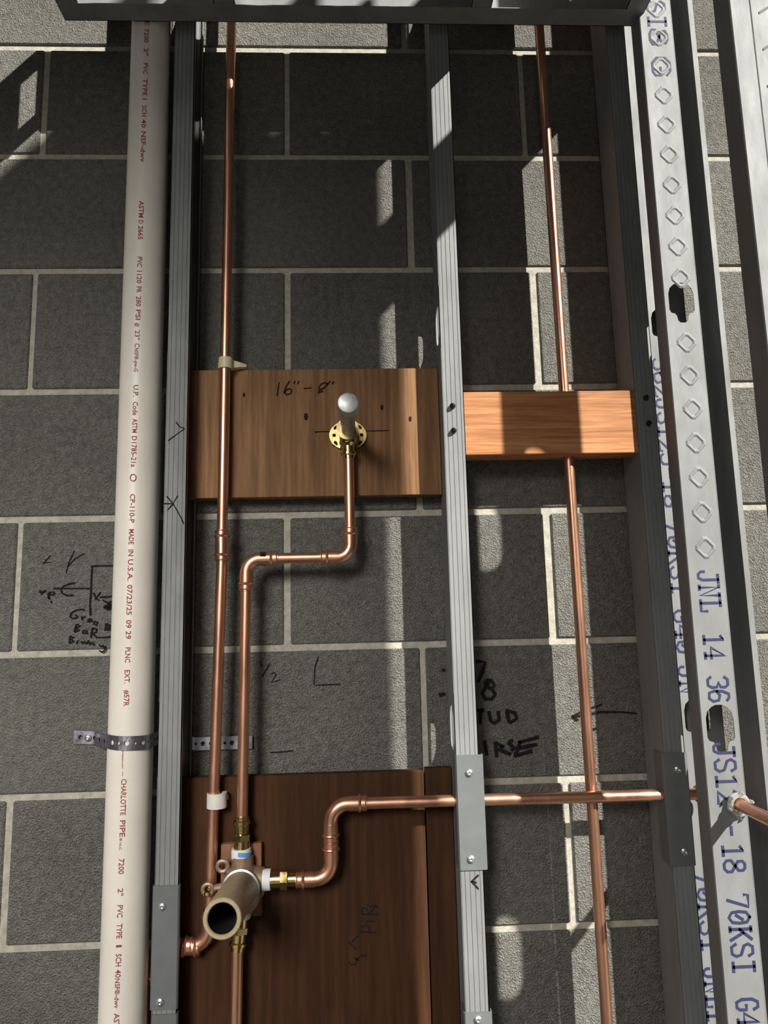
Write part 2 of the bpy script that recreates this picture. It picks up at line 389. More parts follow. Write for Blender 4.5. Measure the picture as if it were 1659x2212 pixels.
# middle stud
xm = P(972.5, 1300, YF).x
st_m, _ = back_stud(xm, 'sunlit metal stud between the wide board and the short lumber block', bores=[(Y3, zat(xm), .0090)])
plate_cover(st_m, P(987,1755,YF).x, P(1048,1755,YF).x, YF, P(1015,1879,YF).z, P(1015,1630,YF).z, [(P(1013,1669,YF).x, P(1013,1669,YF).z), (P(1017,1855,YF).x, P(1017,1855,YF).z)])
plate_cover(st_m, P(1002,2200,YF).x, P(1063,2200,YF).x, YF, .55, P(1030,2185,YF).z, [(P(1032,2201,YF).x, P(1032,2201,YF).z)])
mk = MB(); strokes(mk, [[(1034,1890),(1018,1905),(1026,1912),(1034,1921)],[(1018,1904),(1030,1907)]], YF, .0019)
mk.build('marker_arrow', M['black'], st_m, smooth=False)
for px, py in ((978,877),(980.5,930)): pan_screw(P(px,py,YF), (-.25,-1,-.1), st_m, .0042, 'blackscrew', .008)
# corner stud, in the shade of the side wall
xz = P(1374, 900, YF).x
st_z, _ = back_stud(xz, 'dark shaded metal stud at the corner where the short lumber block ends', holes=False, bores=[(Y3, zat(xz), .0090)])
for px, py in ((1395,860),(1401,915)): pan_screw(P(px,py,YF), (-.2,-1,0), st_z, .0042, 'blackscrew', .007)
plate_cover(st_z, xz-.002, xz+FL+.002, YF, P(1470,1870,YF).z, P(1470,1625,YF).z, [(P(1462,1661,YF).x, P(1462,1661,YF).z), (P(1477,1838,YF).x, P(1477,1838,YF).z)])

def side_stud(x0, x1, y, depth, label, right=True, holes=HZ, hx=None, z1=3.30, shape=KEY, bores=()):
    """stud of the side wall: web faces the camera, flanges run back"""
    t = thing('metal_stud', label, 'stud', group='studs of the side wall on the right')
    hx = hx or (x0+x1)/2
    plate(MB(), x0+.0012, x1-.0008, 0, z1, [(hx, z, shape, .060 if shape is not KEY else .036) for z in holes]+[(xb_, zb_, ring_pts(rb_), rb_+.004) for xb_, zb_, rb_ in bores], T, lambda u, tt, z: (u, y+tt, z)).build('web', M['galv'], t, smooth=False)
    m = MB(); m.rings([[(x0+.0012,y,z),(x0,y+.0012,z),(x0,y+depth,z),(x0+.006,y+depth,z),(x0+.006,y+depth-T,z),(x0+T,y+depth-T,z),(x0+T,y+.0016,z),(x0+.0016,y+T,z)] for z in (0,z1)])
    m.build('flange', M['galv'], t, smooth=False)
    d2 = depth if right else .004
    m = MB(); m.box(x1-T, x1, y, y+d2, 0, z1); m.build('flange', M['galv'], t, smooth=False)
    return t
# stamped typewriter-like capitals as pen strokes on a 6 x 10 grid
GL = {'J':[[(2,10),(6,10)],[(4.5,10),(4.5,2),(3.5,0),(1.5,0),(.3,1.5),(.3,3)]], 'N':[[(0,0),(2,0)],[(1,0),(1,10),(5,0),(5,10)],[(0,10),(1,10)],[(4,10),(6,10)]], 'L':[[(0,10),(3,10)],[(1.5,10),(1.5,0)],[(0,0),(5.5,0),(5.5,3)]],
 '1':[[(1,8.5),(3,10),(3,0)],[(.8,0),(5.2,0)]], '4':[[(4.5,0),(4.5,10),(0,3),(6,3)],[(3,0),(6,0)]], '3':[[(.3,8.5),(1.5,10),(4.5,10),(5.7,8.5),(5.5,6.3),(3,5.3),(5.5,4.5),(5.8,2),(4.5,0),(1.5,0),(.2,1.5)]],
 '6':[[(5.3,9),(4,10),(2,10),(.5,7),(.2,3),(1.2,.3),(4,0),(5.8,2),(5.2,4.8),(2.5,5.5),(.5,4)]], 'S':[[(5.5,8),(4.5,10),(1.5,10),(.3,8),(1,6),(5,4.3),(5.7,2),(4.5,0),(1.5,0),(.3,2)]], '2':[[(.3,8),(1.5,10),(4.5,10),(5.7,8),(5,5.5),(.3,0),(5.8,0),(5.8,1.2)]],
 '-':[[(.5,5),(5.5,5)]], '8':[[(3,5.3),(.8,6.8),(.8,9),(2,10),(4,10),(5.2,9),(5.2,6.8),(3,5.3),(.3,3.5),(.3,1.3),(1.8,0),(4.2,0),(5.7,1.3),(5.7,3.5),(3,5.3)]], '7':[[(.3,8.3),(.3,10),(5.7,10),(2.5,0)]], '0':[[(3,10),(.8,8.5),(.4,5),(.8,1.5),(3,0),(5.2,1.5),(5.6,5),(5.2,8.5),(3,10)],[(2,3.5),(4,6.5)]],
 'K':[[(0,0),(2,0)],[(0,10),(2,10)],[(1,0),(1,10)],[(5.5,10),(1,4.5)],[(2.6,6.2),(5.8,0)]], 'I':[[(1,10),(5,10)],[(3,10),(3,0)],[(1,0),(5,0)]], 'G':[[(5.5,8),(4.3,10),(1.8,10),(.4,7.5),(.4,2.5),(1.8,0),(4.5,0),(5.6,1.5),(5.6,4.5),(3.3,4.5)]], '5':[[(5.3,10),(.8,10),(.6,5.5),(4,6),(5.7,4),(5.5,1.5),(4,0),(1.5,0),(.3,1.5)]]}
def stud_text(t, y, words, xc, height, wd=.0038):
    """blue stamped print running down the stud; words: (text, z_top, z_bottom)"""
    for tx, zt, zb in words:
        n = len(tx); pitch = (zt-zb)/(n-.18) if n > 1 else (zt-zb)
        for i, ch in enumerate(tx):
            if ch not in GL: continue
            cw = pitch*.82 if n > 1 else pitch; m = MB()
            for ln in GL[ch]:
                q = [Vector((xc-height/2+gy/10*height, y-.0004, zt-i*pitch-gx/6*cw)) for gx, gy in ln]; R = []
                for k, c in enumerate(q):
                    d_ = (q[min(k+1,len(q)-1)]-q[max(k-1,0)]).normalized(); nr = Vector((-d_.z,0,d_.x))*wd/2
                    if k == 0: c = c-d_*wd*.35
                    if k == len(q)-1: c = c+d_*wd*.35
                    R.append([c+nr, c-nr, c-nr+Vector((0,.0003,0)), c+nr+Vector((0,.0003,0))])
                m.rings(R)
            m.build('printed_letter', M['blueink'], t, smooth=False)
# A: behind, only a sliver of the web shows
YA = -.035; XA = P(1415.5, 900, YA).x
st_a = side_stud(XA, XA+WD, YA, FL, 'stamped metal stud showing as a thin printed strip behind the broad side stud', hx=XA+.0255)
zz = lambda x, y, Y: P(x, y, Y).z
words = []
for a, b, s_ in ((775,1095,'362JS125-18'),(1125,1285,'70KSI'),(1318,1412,'G40'),(1440,1500,'JN'),(1885,2060,'70KSI'),(2095,2212,'JNL1')):
    words.append((s_, zz(1440,a,YA), zz(1440,b,YA)))
stud_text(st_a, YA, words, XA+.016, .0255)
# B: the broad sunlit stud
YB = -.120; xe = P(1592, 1733, YB).x; XB = P(1474, 1100, YB).x; XB1 = P(1551, 1100, YB).x + .0008
st_b = side_stud(XB, XB1, YB, FL, 'broad sunlit metal stud with stamped diamonds and blue print', right=False, hx=(XB+XB1)/2, bores=[(min(xe, XB1-.0135), zat(xe), .0118)])
bc = (XB+XB1)/2
stud_text(st_b, YB, [(s_, zz(1540,a,YB), zz(1540,b,YB)) for s_, a, b in (('JNL',1233,1322),('14',1370,1422),('36',1462,1516),('JS12',1606,1738),('-',1786,1806),('18',1826,1886),('70KSI',1934,2106),('G40',2160,2250))], bc+.002, .0275)
stud_text(st_b, YB, [(s_, zz(1420,a,YB), zz(1420,b,YB)) for s_, a, b in (('KSI',-30,60),('8',62,98),('G',122,166))], bc+.002, .0275)
def diamond_mesh():
    m = MB(); r = .0165; rr = []
    for (rad_, h) in ((r, 0), (r-.0028, -.0012), (r-.0045, -.0012), (r-.0073, 0)):
        ring = []
        for q in range(4):
            a = math.pi/2*q
            for dd in (-.2, .2):
                ring.append((rad_*math.cos(a+dd)*.92, h, rad_*math.sin(a+dd)*.98))
        rr.append(ring)
    m.rings(rr, True, False)
    me = bpy.data.meshes.new('stamped_diamond'); me.from_pydata(m.v, [], m.f)
    bm = bmesh.new(); bm.from_mesh(me); bmesh.ops.recalc_face_normals(bm, faces=bm.faces); bm.to_mesh(me); bm.free()
    me.materials.append(M['galv']); return me
dm = diamond_mesh()
zd = zz(1480, 740, YB); sp = (zz(1470,260,YB)-zz(1500,1020,YB))/11.0
for i in range(-8, 16):
    z = zd + sp*i
    if z > 2.75 or z < zz(1520,1215,YB) or min(abs(z-h) for h in HZ) < .034: continue
    o = obj('stamped_diamond', dm, None, st_b); o.location = (bc+.002, YB, z)
# E: slim angle
YE = -.10; XE = P(1594,1100,YE).x
an = MB().rings([[(XE,-.042,z),(XE,YE,z),(XE+.0080,YE,z),(XE+.0080,YE+.0013,z),(XE+.0013,YE+.0013,z),(XE+.0013,-.042,z)] for z in (0,3.3)]).build('steel_angle', M['galv'], smooth=False)
tag(an, 'slim steel angle showing as a narrow bright edge right of the broad stamped stud', 'steel angle')
# F: nearest stud at the right edge
YFF = -.352; XF = P(1575, 0, YFF).x
st_f = side_stud(XF, XF+.092, YFF, .034, 'nearest metal stud with raised ribs in the upper right corner of the picture', hx=XF+.046, shape=stadium(.042,.11), holes=HZ)
rib = MB(); rib.rings([[(-.013,0,-.0085-.0022),(-.013,0,-.0085+.0022),(-.013,-.0012,-.0085)],[(.013,0,.0085-.0022),(.013,0,.0085+.0022),(.013,-.0012,.0085)]])
rme = bpy.data.meshes.new('raised_rib'); rme.from_pydata(rib.v, [], rib.f); rme.materials.append(M['galv'])
for i in range(14):
    z = P(1640,15,YFF).z + .062*(4-i)*.8
    if min(abs(z-h) for h in HZ) < .06: continue
    o = obj('raised_rib', rme, None, st_f); o.location = (XF+.048, YFF, z)
m = MB(); m.rings([[(XF+.024,YFF+.0002,z),(XF+.0255,YFF-.0009,z),(XF+.027,YFF+.0002,z)] for z in (0,3.3)]).build('pressed_ridge', M['galv'], st_f, smooth=False)

# ---- ceiling frame of the enclosure (tracks and joists overhead)
YT = -.0945; ZT = P(700, 50, YT).z; TH = .125
xt0 = P(140, 52, YT).x; xt1 = P(1378, 60, YT).x; YN = -.96
def channel(name, label, cat, a, b, lo, hi, side, lip=True):
    """horizontal C: runs a->b (xy), web on one side, flanges towards side vector"""
    t = thing(name, label, cat, group='steel members overhead at the top of the frame')
    a = Vector((*a, 0)); b = Vector((*b, 0)); s_ = Vector((*side, 0))
    def sl(nm, p0, p1, q0, q1):
        m = MB(); R = []
        for e in (a, b): R.append([e+s_*u+Vector((0,0,z)) for u, z in ((p0,q0),(p1,q0),(p1,q1),(p0,q1))])
        m.rings(R).build(nm, M['galv'], t, smooth=False)
    sl('web', 0, T, lo, hi); sl('flange', 0, FL, lo, lo+T); sl('flange', 0, FL, hi-T, hi)
    if lip: sl('lip', FL-T, FL, lo, lo+.007); sl('lip', FL-T, FL, hi-.007, hi)
    return t
channel('ceiling_track', 'long steel track running along the top in front of the studs', 'track', (xt0, YT), (xt1, YT), ZT, ZT+TH, (0,-1), False)
channel('ceiling_track', 'steel track coming forward at the upper left corner of the overhead frame', 'track', (xt0, YT-FL), (xt0, YN), ZT, ZT+TH, (1,0), True)
channel('ceiling_track', 'steel track coming forward at the upper right corner of the overhead frame', 'track', (xt1, YT-FL), (xt1, YN), ZT, ZT+TH, (-1,0), True)
j1 = P(462, 18, YT-FL).x; j2 = P(1062, 18, YT-FL).x
channel('ceiling_joist', 'overhead steel joist above the left copper riser', 'joist', (j1, YT-.004), (j1, YN), ZT+.0012, ZT+TH-.0012, (1,0), True)
channel('ceiling_joist', 'overhead steel joist above the sunlit middle stud', 'joist', (j2, YT-.004), (j2, YN), ZT+.0012, ZT+TH-.0012, (-1,0), True)

# ---- added sun-blocking boards, out of view; heights stepped to shape the lit patches
for (ya, yb, h, lab) in ((-.70,-.600,2.96,'unseen board strip added to block the sun, shortest of the staggered row'),(-.80,-.702,3.05,'unseen board strip added to block the sun, second shortest of the staggered row'),
    (-.95,-.802,3.17,'unseen board strip added to block the sun, third in height of the staggered row'),(-1.1,-.952,3.27,'unseen board strip added to block the sun, fourth in height of the staggered row'),(-3.2,-1.102,3.46,'wide unseen board sheet added to block the sun, tallest of the staggered row')):
    g = MB().box(.664,.677,ya,yb,0,h).build('sun_block_board', M['sun_block'], smooth=False); tag(g, lab, 'sun-blocking board', 'unseen boards added to block the sun')

# ================================================================== WOOD
YW = -.031
b0 = P(700, 797, YW); b1 = P(700, 1072, YW)
bd = thing('backing_board', 'brown plywood board with handwritten inches behind the shower outlet', 'board')
MB().box(xl+.004, xm-.001, YW, -.010, b1.z, b0.z).build('panel', M['board'], bd, smooth=False, bevel=.0008)
wr = MB()
strokes(wr, [[(603,825),(601,838),(599,855)],[(626,823),(618,835),(613,847),(619,853),(629,850),(630,841),(621,840),(614,848)],[(637,823),(635,830)],[(646,823),(643,830)],
   [(656,839),(673,838)],[(702,826),(694,830),(688,838),(690,842),(700,838),(708,830),(714,823)],[(702,826),(708,830)],[(700,838),(690,844),(686,849),(698,845)],[(722,824),(717,830)]], YW, .0019)
wr.build('handwriting', M['brownink'], bd, smooth=False)
wr = MB()
strokes(wr, [[(680,933),(735,931),(800,931),(838,930)],[(680,933),(684,934)],[(679,932),(685,934)]], YW, .0013)
wr.build('layout_line', M['brownink'], bd, smooth=False)
for px, py, r in ((527,853,.0024),(661,900,.004),(886,905,.003),(825,880,.003)):
    c = P(px,py,YW-.0003); kn = MB().rings([[c+Vector((r*.8*math.cos(a), d_, r*1.5*math.sin(a))) for a in [2*math.pi*i/10 for i in range(10)]] for d_ in (0,.0003)])
    kn.build('knot', M['brownink'], bd, smooth=False)
# short 2x4
YL = YF+.0015
l0 = P(1180, 845, YL); l1 = P(1180, 981, YL)
bl = MB().box(xm+.004, xz+.014, YL, YL+.038, l1.z, l0.z).build('lumber_block', M['block2x4'], smooth=False, bevel=.0012)
tag(bl, 'short orange brown lumber block spanning between the sunlit stud and the corner', 'lumber block')
# lower panel
pn = thing('plywood_panel', 'large dark reddish brown plywood panel behind the shower valve', 'panel')
ptop = P(640, 1674, YW).z
MB().box(xl+.004, P(915,1667,YW).x, YW, -.013, .35, ptop).build('panel', M['panel'], pn, smooth=False, bevel=.0015)
MB().box(P(918,1667,YW+.006).x, xm-.001, YW+.006, -.010, .35, ptop+.002).build('panel', M['panel'], pn, smooth=False, bevel=.001)
wr = MB()
strokes(wr, [[(754,2078),(758,2085),(768,2083),(772,2072),(766,2068),(770,2074),(780,2064),(790,2066),(792,2060)],[(752,2035),(770,2052)],[(760,2036),(772,2022),(775,2024)],
   [(779,2013),(812,2015)],[(782,2013),(780,2002),(790,1998),(798,2004),(797,2014)],[(790,1990),(812,1990)],[(781,1990),(783,1990)],[(782,1975),(818,1975)],[(782,1975),(781,1962),(792,1962),(797,1974)],[(800,1958),(812,1956),(818,1962)],[(800,1972),(812,1958)],[(794,1958),(796,1952)]], YW, .0015)
wr.build('handwriting', M['black'], pn, smooth=False)
tw = MB().box(P(478,1900,YW-.006).x, P(566,1900,YW-.006).x, YW-.012, YW-.0002, P(520,1977,YW-.006).z, P(520,1820,YW-.006).z).build('mounting_board', M['tanwood'], smooth=False, bevel=.001)
tag(tw, 'small tan plywood square between the shower valve and the dark panel', 'board')

# ================================================================== PIPES
# --- white plastic pipe
pv = thing('plastic_pipe', 'white plastic drain pipe with red print running up the left side', 'pipe')
MB().lathe((PX,PY,.0), (PX,PY,1), [(0,PR-.004),(0,PR),(3.3,PR),(3.3,PR-.004)], 48).build('pipe_body', M['pvc'], pv)
PT = [('CHARLOTTE PIPE',-120,55,1),('7200',62,92,1),('2"',104,120,1),('PVC',136,160,1),('TYPE I',170,215,1),('SCH',228,252,1),('40',258,276,1),('NSF-dwv',284,350,1),('ASTM',434,470,1),('D',476,483,1),('2665',488,517,1),
 ('PVC',555,577,1),('1120',585,612,1),('PR',619,632,1),('280',640,662,1),('PSI',669,691,1),('@',698,706,.8),('23°',714,734,1),('C',742,750,1),('NSF®-pw-G',752,803,.85),('U.P.',832,857,1),('Code',868,897,1),('ASTM',904,935,1),('D1785-21a',942,1009,1),
 ('CP-110-P',1067,1129,1),('MADE',1143,1176,1),('IN',1187,1201,1),('U.S.A.',1208,1254,1),('07/23/25',1263,1328,1),('09 29',1339,1380,1),('PLNC',1398,1431,1),('EXT.',1447,1476,1),('#57R',1490,1525,1),
 ('charlottepipe.com',1606,1659,.35),('—',1666,1676,.6),('CHARLOTTE',1682,1760,1),('PIPE',1771,1807,1),('® N.C.',1809,1836,.45),('7200',1854,1887,1),('2"',1918,1934,1),('PVC',1954,1981,1),('TYPE',1994,2026,1),('I',2040,2045,1),('SCH',2059,2086,1),('40',2093,2110,1),('NSF®-dwv',2112,2176,.9),('ASTM D 2665',2187,2290,1)]
tm = MB()
YS = PY-PR; A0 = math.radians(4)
for tx, ya, yb, k in PT:
    za, zb = P(290, ya, YS).z, P(290, yb, YS).z
    vs, fs = text_mesh(tx, za-zb, .0068*k)
    tm.add([(PX+(PR+.0004)*math.sin(A0+(h-.0034)/PR), PY-(PR+.0004)*math.cos(A0+(h-.0034)/PR), za-s_) for s_, h in vs], fs)
# round maker's mark
c_z = P(288,1032,YS).z
for ra in (.0052, .0043):
    R = []
    for i in range(25):
        a = 2*math.pi*i/24
        R.append([(PX+(PR+.0004)*math.sin(A0+(q*math.cos(a)*.9)/PR), PY-(PR+.0004)*math.cos(A0+(q*math.cos(a)*.9)/PR), c_z+q*math.sin(a)*1.1) for q in (ra, ra-.0006)])
    tm.rings(R, False, False)
tm.build('printed_lettering', M['redink'], pv, smooth=False)['kind'] = 'stuff'

CRD = .0079
def bead_ring(mb, c, ax, r=.0126, h=.0026):
    c = Vector(c); ax = Vector(ax).normalized()
    mb.lathe(c-ax*h, c+ax*h, [(0,.0090),(h*.5,r*.95),(h,r),(h*1.5,r*.95),(h*2,.0090)], 20)
def sleeve(mb, a, b, r=.0102):
    a = Vector(a); b = Vector(b); L = (b-a).length
    mb.lathe(a, b, [(0,.0078),(0,r),(L,r),(L,.0078)], 20)
def coupling(parent, a, b):
    a = Vector(a); b = Vector(b); ax = (b-a).normalized(); m = MB(); sleeve(m, a, b)
    L = (b-a).length
    for t in (.20, .80): bead_ring(m, a+ax*L*t, ax)
    for t in (.03, .97): bead_ring(m, a+ax*L*t, ax, .0110, .0014)
    m.lathe(a+ax*L*.44, a+ax*L*.56, [(0,.0093),(L*.02,.0086),(L*.10,.0086),(L*.12,.0093)], 20)
    return m.build('coupling', M['copper'], parent)
def elbow(parent, c, d1, d2, R=.022, leg=.022, m='copper'):
    """90 degree press elbow with corner point c, ends along d1 and d2"""
    c = Vector(c); d1 = Vector(d1).normalized(); d2 = Vector(d2).normalized()
    o = c+(d1+d2)*R; pts = []
    for i in range(13):
        a = math.pi/2*i/12; pts.append(o - d2*R*math.cos(a) - d1*R*math.sin(a))
    mb = MB().tube([c+d1*(R+leg*.2)]+pts+[c+d2*(R+leg*.2)], .0096, 20)
    for d in (d1, d2):
        sleeve(mb, c+d*(R+.001), c+d*(R+leg)); bead_ring(mb, c+d*(R+leg*.62), d); bead_ring(mb, c+d*(R+leg*.93), d, .0110, .0014)
    return mb.build('elbow', M[m], parent)
def run(parent, a, b, r=CRD, name='pipe_section'):
    a = Vector(a); b = Vector(b); return MB().lathe(a, b, [(0,r),((b-a).length,r)], 28).build(name, M['copper'], parent)
def adapter(parent, a, b, k=1.0, flip=False):
    """brass press adapter: collar, hex, threaded neck from a (pipe end) to b"""
    a = Vector(a); b = Vector(b)
    L = (b-a).length; m = MB()
    m.lathe(a, b, [(0,.0085),(0,.0094),(L*.12,.0094),(L*.15,.0118),(L*.24,.0118),(L*.27,.0096),(L*.50,.0096),(L*.50,.0085)], 22)
    m.lathe(a, b, [(L*.50,.0095),(L*.52,.0132),(L*.70,.0132),(L*.72,.0112)], 6)
    m.lathe(a, b, [(L*.70,.0112),(L,.0112),(L,.006)], 22)
    return m.build('brass_adapter', M['brass'], parent)
def tape(parent, a, b, r=.0128, blue=False):
    a = Vector(a); b = Vector(b); L = (b-a).length
    o = MB().lathe(a, b, [(0,.008),(0,r*.96),(L*.4,r),(L,r*.97),(L,.008)], 22).build('thread_tape', M['tape'], parent)
    if blue:
        m = MB(); R = []
        for i in range(9):
            q = math.radians(-10+i*10); c = a.lerp(b, .35+.03*i)
            R.append([(c.x+(r+.0003)*math.sin(q), c.y-(r+.0003)*math.cos(q), c.z+e) for e in (-.003,.003)])
        m.rings(R, False, False).build('tape_print', M['blue'], o, smooth=False)
    return o

# --- left copper riser (P1) with its clip points
t1 = P(500, 60, Y1); m1 = P(480, 1178, Y1); e1 = P(459, 1900, Y1)
top1 = t1 + (t1-m1)*(3.2-t1.z)/(t1.z-m1.z)
c1 = thing('copper_riser', 'tall copper pipe clipped to the board right of the left stud', 'copper pipe')
ca, cb = P(480,1145,Y1), P(480,1212,Y1)
run(c1, top1, ca.lerp(cb,.2)); coupling(c1, ca, cb)
low = P(457, 1990, Y1); 
corner = P(452, 2044, Y1)
run(c1, ca.lerp(cb,.8), corner+Vector((0,0,.04)))
elbow(c1, corner, (0,0,1), (-1,0,.02), .026, .020)
eL = P(310, 2046, Y1); eL.x = max(eL.x, PX+PR+.0105)
run(c1, corner+Vector((-.03,0,0)), eL+Vector((.03,0,0)))
coupling(c1, P(432,2046,Y1), P(388,2046,Y1))
elbow(c1, eL, (1,0,0), (0,0,-1), .022, .024)
run(c1, eL+Vector((0,0,-.03)), (eL.x,Y1,.15))

# --- shower riser (P2)
c2 = thing('copper_riser', 'bent copper pipe rising from the brass valve up to the shower outlet', 'copper pipe')
pa = P(523, 1762, Y2); pb = P(533, 1204, Y2); pd = P(757, 1203, Y2); pe = P(755, 985, Y2)
pb = Vector((pb.x, Y2, pd.z)); up = (pb-pa).normalized()
run(c2, pa, pb-up*.03); elbow(c2, pb, -up, (1,0,0), .020, .026)
run(c2, pb+Vector((.03,0,0)), pd-Vector((.03,0,0)))
elbow(c2, pd, (-1,0,0), (0,0,1), .018, .026)
run(c2, pd+Vector((0,0,.03)), Vector((pd.x, Y2, pe.z)))
bm_ = MB(); 
for px in (570,): 
    c = P(px,1201,Y2); bm_.box(c.x-.004,c.x+.004,c.y-.0099,c.y-.0094,c.z-.0045,c.z+.0045)
bm_.build('stamped_mark', M['black'], c2, smooth=False)
# --- shower outlet: drop-ear elbow with capped nipple
so = thing('shower_outlet', 'capped pipe nipple on a brass eared elbow fixed to the board', 'pipe outlet')
ox = pd.x; oc = Vector((ox-.001, Y2, P(753,934,Y2).z))
m = MB()
L = oc.z-pe.z
m.lathe(Vector((ox,Y2,pe.z-.004)), oc, [(0,.0083),(0,.0094),(L*.10,.0094),(L*.14,.0120),(L*.24,.0120),(L*.28,.0096),(L*.5,.0098),(L*.62,.0135),(L,.0135)], 22)
m.lathe(oc+Vector((0,.014,0)), oc+Vector((0,-.018,0)), [(0,.010),(.004,.0145),(.026,.0150),(.032,.0165),(.036,.0165),(.036,.0108)], 26)
m.build('elbow_body', M['brass'], so)
for s_ in (-1, 1):
    ear = MB()
    hs = [(oc.x+s_*.0205, oc.z+dz, [(rr*math.cos(a), rr*math.sin(a)) for a in [2*math.pi*i/10 for i in range(10)]], rr+.0012) for dz, rr in ((.0125,.0036),(0,.0027),(-.0125,.0036))]
    x0, x1 = sorted((oc.x+s_*.012, oc.x+s_*.0275))
    # rounded ear: clip the plate's outer corners by mapping
    def fm(u, tt, z, s_=s_):
        k = (z-oc.z)/.0205; lim = .0285*math.sqrt(max(0.0, 1-k*k*.80)); du = abs(u-oc.x)
        return (oc.x+s_*(.012+(du-.012)*(lim-.012)/(.0275-.012)), YW-.006+tt, z)
    plate(ear, x0, x1, oc.z-.0205, oc.z+.0205, hs, .004, fm)
    ear.build('mounting_ear', M['brass'], so, smooth=False)
for s_ in (-1,1):
    for dz, rr in ((.0125,.0039),(0,.0030),(-.0125,.0039)):
        c = Vector((oc.x+s_*.0205, YW-.0012, oc.z+dz)); MB().lathe(c, c+Vector((0,1,0)), [(0,rr),(.0008,rr)], 12).build('screw_hole', M['bore'], so, smooth=False)  # dark discs stand in for the shade in the ear holes
tip = P(752, 870, -.195); d = (tip-oc); 
ny = Vector((oc.x, YW-.026, oc.z)); nd = (Vector((tip.x, -.195, tip.z))-ny).normalized()
NL = (Vector((tip.x,-.195,tip.z))-ny).length
MB().lathe(ny, ny+nd, [(.006,.0106),(.006,.0162),(.0105,.0162),(.0105,.0106)], 28).build('collar', M['chrome'], so)
m = MB(); m.lathe(ny, ny+nd, [(0,.0106),(NL-.012,.0106)], 28); m.build('nipple', M['chrome'], so)
m = MB(); ce = ny+nd*(NL-.020)
m.lathe(ce, ce+nd, [(0,.0105),(0,.0142),(.0015,.0150),(.004,.0150),(.0055,.0140),(.0190,.0142),(.0208,.0136),(.0213,.0124)], 30); m.build('pipe_cap', M['chrome'], so)

# --- right hand copper riser (P4)
Y4 = -.046
c4 = thing('copper_riser', 'copper pipe passing through the short lumber block near the right corner', 'copper pipe')
ta = P(1166,80,Y4); tb = P(1309,2180,Y4); dd = (ta-tb).normalized()
run(c4, tb-dd*.6, ta+dd*.7)
# --- horizontal supply (P3) from the valve to the corner
c3 = thing('copper_supply', 'copper pipe crossing level from the brass valve to the right corner', 'copper pipe')
elbow(c3, q1, (-1,0,0), (0,0,1), .022, .026); run(c3, q1+Vector((0,0,.03)), q2-Vector((0,0,.03))); elbow(c3, q2, (0,0,-1), hd, .024, .026)
hend = q2+hd*((xe-q2.x)/hd.x)
run(c3, q2+hd*.03, hend-hd*.02); elbow(c3, hend, -hd, (0,-1,0), .018, .010)
run(c3, hend+Vector((0,-.02,0)), (hend.x, -.95, hend.z))
# clear grommet in the broad stud
g = thing('pipe_grommet', 'clear plastic insulator where the copper pipe passes through the broad stud', 'grommet')
gc = Vector((hend.x, YB-.0005, hend.z)); m = MB()
for r_, y_ in ((.0118,.0),(.0135,-.004),(.0118,-.0075)):
    R = []
    for i in range(25):
        a = 2*math.pi*i/24; cc = gc+Vector((r_*math.cos(a), y_, r_*math.sin(a)))
        rd = Vector((math.cos(a),0,math.sin(a)))
        R.append([cc+(rd*math.cos(b)+Vector((0,1,0))*math.sin(b))*.0023 for b in [2*math.pi*k/8 for k in range(8)]])
    m.rings(R, True, False)
m.build('ring', M['clear'], g)
m = MB(); 
for k in range(6):
    a = k*math.pi/3+.3; cc = gc+Vector((.0155*math.cos(a),-.004,.0155*math.sin(a))); m.lathe(cc, cc+Vector((0,-1,0)), [(0,.0022),(.006,.0026),(.010,.001)], 8)
m.build('finger', M['clear'], g)

# --- lower copper pipe below the valve
c5 = thing('copper_stub', 'copper pipe going down out of the picture below the brass valve', 'copper pipe')
v0 = P(513, 2046, Y2); v1 = P(510, 2212, Y2)
run(c5, v0, v0+(v1-v0).normalized()*.7)

# --- shower valve
va = thing('shower_valve', 'bronze shower valve with tan protective sleeve and brass adapters', 'valve')
vc = P(524, 1893, Y2)
vt = P(522, 1852, Y2); vbt = P(522, 1962, Y2)
m = MB(); LL = vt.z-vbt.z
m.lathe((vc.x,Y2,vt.z+.002), (vc.x,Y2,vbt.z), [(0,.008),(0,.0148),(LL*.18,.0150),(LL*.30,.021),(LL*.42,.025),(LL*.62,.025),(LL*.74,.020),(LL*.86,.0148),(LL,.0148),(LL,.008)], 28)
m.lathe((vc.x,Y2,vc.z-.004), (vc.x+1,Y2,vc.z-.004), [(0,.018),(.018,.0165),(.030,.0148),(P(566,1897,Y2).x-vc.x,.0148)], 24)
m.lathe((vc.x,Y2,vc.z-.02), (vc.x,Y2-1,vc.z-.02), [(-.008,.022),(0,.026),(.014,.0255)], 28)
m.build('valve_body', M['bronze'], va)
for px, py in ((481,1871),(449,1921),(556,1926)):
    c = P(px,py,Y2-.006); m = MB(); R = []
    for i in range(21):
        a = 2*math.pi*i/20; rd = Vector((math.cos(a),0,math.sin(a)))
        R.append([c+rd*.0068+(rd*math.cos(b)+Vector((0,1,0))*math.sin(b))*.0030 for b in [2*math.pi*k/8 for k in range(8)]])
    m.rings(R, True, False)
    tgt = Vector((vc.x, Y2, vc.z-.008)); dv = (tgt-c).normalized(); m.tube([c+dv*.0085, c.lerp(tgt,.65)], [.0042,.0062], 10)
    eo = m.build('mounting_ear', M['bronze'], va)
    if py > 1900: MB().lathe(c+Vector((0,-.002,-.004)), c+Vector((0,-1,-.004)), [(0,.0042),(.003,.0046),(.005,.0025)], 6).build('screw', M['brass'], eo)
